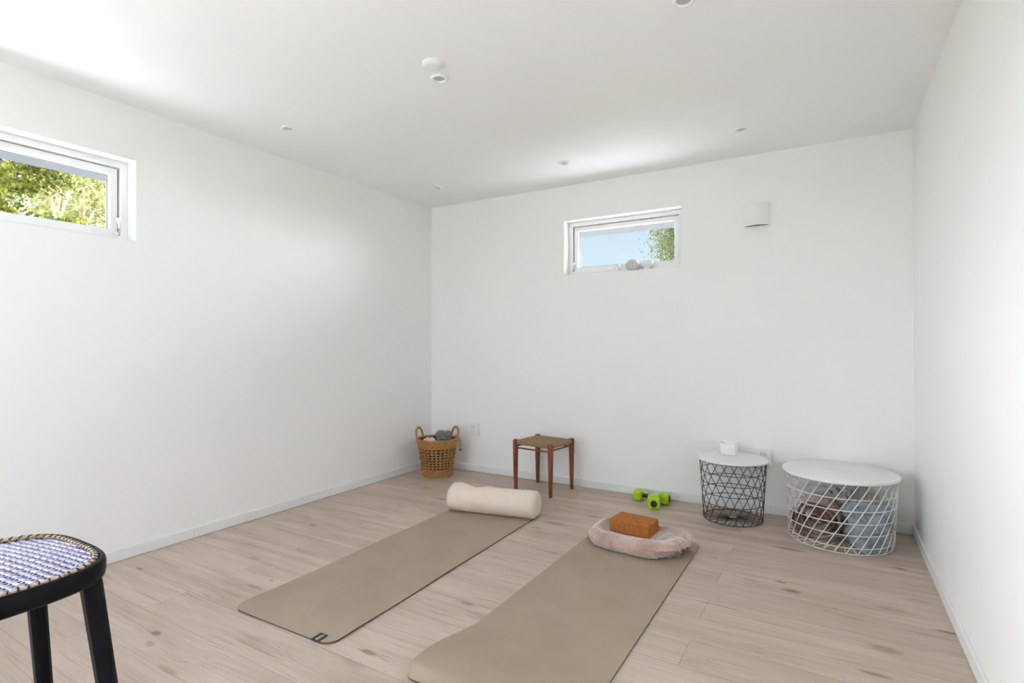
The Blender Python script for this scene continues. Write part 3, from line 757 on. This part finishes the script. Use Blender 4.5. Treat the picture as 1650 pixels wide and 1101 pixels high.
def wire_table(label, loc, Rl, Rt, Rb, h, N, tw, both, rings, wr, wm, slot, spokes, ph=0.):
    t = thing('wire_table', label, 'side table', loc)
    lid(Rl, .013, *slot).build('lid', M['lid'], t, smooth=True, auto=30).location = (0, 0, h)
    rz = lambda z: Rb+(Rt-Rb)*z/(h-.018)
    zt = h-.018; b = MB()
    for sg in ((1, -1) if both else (1,)):
        for k in range(N):
            a0 = 2*pi*(k+ph)/N; pts = []
            for i in range(15):
                u = i/14; z = .004+(zt-.004)*u; a = a0+sg*tw*(u-.5); r = rz(z)
                pts.append((r*cos(a), r*sin(a), z))
            b.tube(pts, wr, 6)
    b.build('wire_lattice', wm, t, smooth=True)
    for z, q in [(zt, 1.35), (.0045, 1.25)] + [(z, 1.) for z in rings]:
        r = rz(z)-wr*.6; b = MB().tube([(r*cos(2*pi*k/96), r*sin(2*pi*k/96), z) for k in range(96)], wr*q, 6, closed=True)
        b.build('wire_ring', wm, t, smooth=True)
    b = MB()
    for k in range(spokes):
        a = 2*pi*k/spokes; b.tube([(.022*cos(a+.9), .022*sin(a+.9), .0065), ((Rb-wr)*cos(a), (Rb-wr)*sin(a), .0065)], wr*.9, 6)
    b.tube([(.024*cos(2*pi*k/32), .024*sin(2*pi*k/32), .0065) for k in range(32)], wr, 6, closed=True)
    b.build('base_wires', wm, t, smooth=True)
    return t
H1 = .420
t1 = wire_table('small black wire basket side table with a round white lid', (2.826, 3.945, 0), .228, .213, .188, H1, 21, radians(58), False, [.121,.190,.260,.331], .0023, M['wire_black'], (.115,.013,radians(0)), 24)
b = MB().lathe([(.0002,.0115),(.027,.0115),(.028,.010),(.0002,.0095)], 32); b.build('paper_tag', M['tagcard'], t1, smooth=True)
T2 = (3.449, 3.866)
t2 = wire_table('large white wire basket table with a round white lid, blankets inside', (*T2, 0), .312, .301, .276, H1, 30, radians(48), False, [.039,.111,.178,.250,.317], .0026, M['wire_white'], (.145,.014,radians(0)), 30)

# candle block on the small table
M['wax'] = mat('white wax', (.86,.85,.82,1), .5)
M['frost'] = mat('frosted white glass', (.84,.845,.845,1), .25)
ch = thing('candle_holder', 'small rounded white candle holder standing on the black wire table', 'candle holder', (2.79, 4.03, H1+.0004), radians(1))
def rsq(hw, z, n=64, p=5.): return [(cos(2*pi*k/n)*hw*(abs(cos(2*pi*k/n))**p+abs(sin(2*pi*k/n))**p)**(-1/p), sin(2*pi*k/n)*hw*(abs(cos(2*pi*k/n))**p+abs(sin(2*pi*k/n))**p)**(-1/p), z) for k in range(n)]
MB().grid([rsq(.001,0), rsq(.046,0), rsq(.052,.004), rsq(.054,.012), rsq(.055,.078), rsq(.053,.084), rsq(.050,.084), rsq(.047,.078), rsq(.046,.02), rsq(.001,.018)], cv=True).build('holder', M['frost'], ch, smooth=True)
MB().lathe([(.0002,.0185),(.036,.0185),(.037,.022),(.037,.060),(.034,.063),(.0002,.0615)], 32).build('candle', M['wax'], ch, smooth=True)
MB().tube([(0,0,.061),(.001,0,.070)], .0012, 6).build('wick', M['dark'], ch)

# blankets in the white basket
M['brown_bl'] = fabric('brown pink blanket', srgb(206,170,152), srgb(184,148,132), 12, .95, .4, .5, 500.)
M['blue_bl'] = fabric('grey blue linen', srgb(164,176,182), srgb(140,152,160), 9, .95, .4, .4, 600.)
M['grey_bl'] = fabric('warm grey linen', srgb(198,198,194), srgb(176,176,172), 9, .95, .4, .4, 600.)
def rin(z): return .276+(.301-.276)*z/.4 - .009
def rolled():
    turns, th, n = 3.6, .025, 230; ax = Vector((3.40-3.34, 0-3.82, 0)).normalized(); ax = Vector((ax.x*cos(-.12)-ax.y*sin(-.12), ax.x*sin(-.12)+ax.y*cos(-.12), 0)); sd = Vector((-ax.y, ax.x, 0))
    c = Vector((3.328, 3.800, .122)); y0, y1 = -.14, .062; m = 18; rows = []
    path = []
    for side in (1, -1):
        rng_ = range(n) if side == 1 else range(n-1, -1, -1)
        for i in rng_:
            u = i/(n-1); a = .5+u*turns*2*pi; r = .012 + .112*u**.92 + side*th*.58; path.append((a, r, u))
    for (a, r, u) in path:
        row = []
        for j in range(m+1):
            y = y0+(y1-y0)*j/m
            y += (.012*fbm((a*.9, 3, 1), 3) - .02*(1-u))*(1 if j > m/2 else -1)*ss(.4, 1, abs(2*j/m-1))
            rr = r + .0065*fbm((cos(a)*1.6+u*3, sin(a)*1.6, y*9), 2) + .0028*fbm((cos(a)*6, sin(a)*6+u*7, y*20), 2)
            p = c + sd*(rr*cos(a)*1.05) + ax*y + Vector((0,0, rr*sin(a)*.90))
            dx, dy = p.x-T2[0], p.y-T2[1]; q = sqrt(dx*dx+dy*dy); L = rin(p.z)
            if q > L: p.x = T2[0]+dx*L/q; p.y = T2[1]+dy*L/q
            p.z = max(p.z, .0095)
            row.append(p)
        rows.append(row)
    return MB().grid(rows, cu=True)
o = rolled().build('rolled_blanket', M['brown_bl'], None, smooth=True); tag(o, 'brown-pink rolled up blanket inside the white wire basket', 'blanket')
clipT = (T2[0], T2[1], rin)
o = blob('folded_blanket', M['blue_bl'], (3.614, 3.770, .125), (.108,.115,.124), 4, .050, 22, 2.8, clipT, 140, 110, .036, .0095, .5, None, .06); tag(o, 'crumpled grey-blue blanket bulging inside the white wire basket', 'blanket')
o = blob('throw_blanket', M['grey_bl'], (3.450, 4.015, .155), (.15,.075,.155), 9, .060, 18, 2.2, clipT, 120, 90, 0, .0095, 0, None, .07); tag(o, 'grey throw at the back inside the white wire basket', 'blanket')

# ------------------------------------------------------------------ black stool in the foreground
M['black_wood'] = noisy('black lacquered wood', (.004,.004,.005,1), (.007,.007,.009,1), 14, .45, (3,3,.4), bstr=.08, spec=.12)
M['ratt_white'] = noisy('pale lilac rattan strand', srgb(200,198,220), srgb(160,156,190), 60, .5, (1,1,1), .3, .7, 0)
M['ratt_dark'] = noisy('dark navy rattan strand', srgb(26,24,36), srgb(54,46,52), 60, .45, bstr=0)
M['braid'] = noisy('straw braid', srgb(206,190,156), srgb(172,148,108), 130, .7, bstr=.3, bdist=.001)
BSX, BSY, BSZ, BSH, EX = 1.775, .405, .700, .222, 3.3
bs = thing('rattan_stool', 'black wooden stool with a woven lilac and black rattan seat', 'stool', (BSX, BSY, 0))
def sup(a, r): c, s = cos(a), sin(a); q = (abs(c)**EX+abs(s)**EX)**(-1/EX); return c*q*r, s*q*r
rows = []
for k in range(120):
    a = 2*pi*k/120; row = []
    for off, z in [(-.020,-.046),(-.007,-.045),(-.002,-.040),(0,-.028),(0,-.012),(-.0015,-.004),(-.005,0),(-.010,0),(-.013,-.003),(-.014,-.012),(-.020,-.014)]:
        x, y = sup(a, BSH+off); row.append((x, y, BSZ+z))
    rows.append(row)
MB().grid(rows, cu=True, cv=True).build('seat_frame', M['black_wood'], bs, smooth=True, auto=60)
# rattan weave: flat pale bands, thinner pale cross strands, dark backing showing in the gaps
RI = BSH-.017; th_ = radians(8); PA, PB = .0168, .0128
def inside(x, y, r): return abs(x/r)**EX+abs(y/r)**EX < 1
def dome(x, y): return BSZ-.006+.006*max(0, 1-(x*x+y*y)/(RI*RI))
def strands(direction, wdt, pitch, other, zfun, mname, name):
    b = MB(); n = int(RI*1.5/pitch); st_ = other/6
    for k in range(-n, n+1):
        o_ = k*pitch; run = []
        for i in range(-int(RI*1.5/st_), int(RI*1.5/st_)+1):
            s = i*st_; x, y = (s, o_) if direction == 0 else (o_, s)
            X, Y = x*cos(th_)-y*sin(th_), x*sin(th_)+y*cos(th_)
            if inside(X, Y, RI): run.append(Vector((X, Y, dome(X, Y)+zfun(s, k))))
        if len(run) > 3:
            dv = Vector((cos(th_), sin(th_), 0)) if direction == 0 else Vector((-sin(th_), cos(th_), 0)); sd = Vector((-dv.y, dv.x, 0))*wdt/2
            b.grid([[p-sd-Vector((0,0,.0012)) for p in run], [p-sd*.8 for p in run], [p+Vector((0,0,.0006)) for p in run], [p+sd*.8 for p in run], [p+sd-Vector((0,0,.0012)) for p in run]])
    return b.build(name, M[mname], bs, smooth=True)
strands(0, .0088, PA, PB, lambda s, k: .0004*cos(2*pi*s/PB+pi*k), 'ratt_white', 'pale_bands')
strands(1, .0044, PB, PA, lambda s, k: .0013*cos(pi*s/PA+pi*k)-.0004+.0006*cos(2*pi*s/PA), 'ratt_white', 'cross_strands')
rows = []
for k in range(120):
    a = 2*pi*k/120; rows.append([(*sup(a, r_), BSZ-.0095) for r_ in (.001, .1, RI+.003)])
MB().grid(rows, cu=True).build('seat_backing', M['ratt_dark'], bs)
b = MB()
for ph in (0, 2*pi/3, 4*pi/3):
    pts = []
    for k in range(720):
        a = 2*pi*k/720; w = 80*a+ph; x, y = sup(a, BSH-.0195+.0032*sin(w)); pts.append((x, y, BSZ-.0005+.0022*sin(2*w)))
    b.tube(pts, .0024, 6, closed=True)
b.build('braided_border', M['braid'], bs, smooth=True)
b = MB()
for k in range(78):
    a = 2*pi*(k+.5)/78; p0 = Vector((*sup(a-.012, BSH-.013), BSZ+.001)); p1 = Vector((*sup(a+.012, BSH-.026), BSZ+.0015)); mid = (p0+p1)/2+Vector((0,0,.0028))
    b.tube([p0, mid, p1], .0019, 6)
b.build('border_stitching', M['ratt_dark'], bs, smooth=True)
for sx, sy in ((-1,-1),(1,-1),(1,1),(-1,1)):
    rows = []
    for k in range(9):
        u = k/8; z = (BSZ-.040)*(1-u); px, py = sx*(.164+.064*u), sy*(.164+.064*u); w = .0200-.0045*u; rr = []
        for (ax_, ay_) in ((1,.55),(.55,1),(-.55,1),(-1,.55),(-1,-.55),(-.55,-1),(.55,-1),(1,-.55)): rr.append((px+ax_*w, py+ay_*w, z))
        rows.append(rr)
    b = MB().grid(rows, cv=True); b.f += [tuple(range(8))[::-1], tuple(range(64, 72))]
    o = b.build('leg', M['black_wood'], bs); bevel(o, .002, 2)

# ------------------------------------------------------------------ light
sun = bpy.data.lights.new('sun', 'SUN'); sun.energy = 30; sun.angle = radians(.6); sun.color = (.965, .97, 1.0)
so = bpy.data.objects.new('sun', sun); COL.objects.link(so)
sd_ = Vector((-.42, .30, .86)).normalized(); so.rotation_euler = sd_.to_track_quat('Z', 'Y').to_euler()
w = bpy.data.worlds.new('sky'); SC.world = w; w.use_nodes = True
class WT(NT):
    def __init__(s, w): s.t = w.node_tree; s.n = s.t.nodes; s.l = s.t.links
t = WT(w); t.n.clear(); out = t.new('ShaderNodeOutputWorld'); bg = t.new('ShaderNodeBackground')
d = t.new('ShaderNodeTexCoord').outputs['Generated']; x, y, z = t.sep(d)
c = t.mix(t.rng(z, .0, .6), (.60,.725,.80,1), (.29,.47,.74,1))
cl = t.noise(t.v('MULTIPLY', d, (1.6,1.6,4.0)), 2.2, 5, .55)
c = t.mix(t.rng(cl, .56, .70), c, (.95,.95,.94,1))
bright = t.rng(t.m('ADD', t.m('MAXIMUM', t.m('MULTIPLY', x, 1.3), t.m('MULTIPLY', x, -.55)), t.m('SUBTRACT', t.m('MULTIPLY', z, .45), y)), .25, .85)      # unseen part of the sky brightened to throw more light into the room
c = t.mix(bright, c, (4.4,4.65,5.6,1))
for (lv, a0, a1, pw_) in (((.607,.767,.20), .82, .985, 32.), ((-.89,-.44,.13), .86, .99, 22.)):      # two unseen bright lobes added low in the sky to light the side walls
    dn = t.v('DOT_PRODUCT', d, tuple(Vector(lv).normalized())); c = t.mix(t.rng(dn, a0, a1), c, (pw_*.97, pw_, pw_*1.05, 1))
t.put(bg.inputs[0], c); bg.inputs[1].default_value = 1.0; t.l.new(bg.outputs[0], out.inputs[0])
def portal(name, loc, rot, sx, sy):
    l = bpy.data.lights.new(name, 'AREA'); l.shape = 'RECTANGLE'; l.size = sx; l.size_y = sy; l.cycles.is_portal = True
    o = bpy.data.objects.new(name, l); COL.objects.link(o); o.location = loc; o.rotation_euler = rot; return o
portal('portal_left', (-.24, (W1[0]+W1[1])/2, (W1[2]+W1[3])/2), (0, -pi/2, 0), .48, 1.0)
portal('portal_back', ((W2[0]+W2[1])/2, D+.24, (W2[2]+W2[3])/2), (-pi/2, 0, 0), 1.0, .48)
portal('portal_right', (W+.24, (RW[0]+RW[1])/2, (RW[2]+RW[3])/2), (0, pi/2, 0), 1.06, 1.26)
portal('portal_left_near', (-.24, (LW[0]+LW[1])/2, (LW[2]+LW[3])/2), (0, -pi/2, 0), .98, 1.58)
portal('portal_door', ((DR[0]+DR[1])/2, F-.24, 1.12), (pi/2, 0, 0), 1.12, 2.25)

# ------------------------------------------------------------------ camera
cam = bpy.data.cameras.new('camera'); co = bpy.data.objects.new('camera', cam); COL.objects.link(co); SC.camera = co
cam.sensor_width = 36; cam.sensor_fit = 'HORIZONTAL'; cam.lens = 864.43/1650*36; cam.clip_start = .02
yaw, pit_, rol = .534271, .00476887, -.00180947
r0 = Vector((cos(yaw), sin(yaw), 0)); f0 = Vector((-sin(yaw), cos(yaw), 0)); up = Vector((0,0,1))
f2 = f0*cos(pit_)+up*sin(pit_); u2 = up*cos(pit_)-f0*sin(pit_); r3 = r0*cos(rol)+u2*sin(rol); u3 = u2*cos(rol)-r0*sin(rol)
mw = Matrix.Identity(4)
for i, v in enumerate((r3, u3, -f2)):
    for k in range(3): mw[k][i] = v[k]
mw.translation = Vector((3.40226, 0, 1.2)); co.matrix_world = mw

vs = SC.view_settings; SC.display_settings.display_device = 'sRGB'
vs.view_transform = 'Standard'; vs.look = 'None'; vs.gamma = 1; vs.exposure = .36; vs.use_curve_mapping = False
cy = SC.cycles
cy.use_denoising = True; cy.max_bounces = 14; cy.diffuse_bounces = 8; cy.transparent_max_bounces = 16; cy.caustics_reflective = False; cy.caustics_refractive = False; cy.sample_clamp_indirect = 6
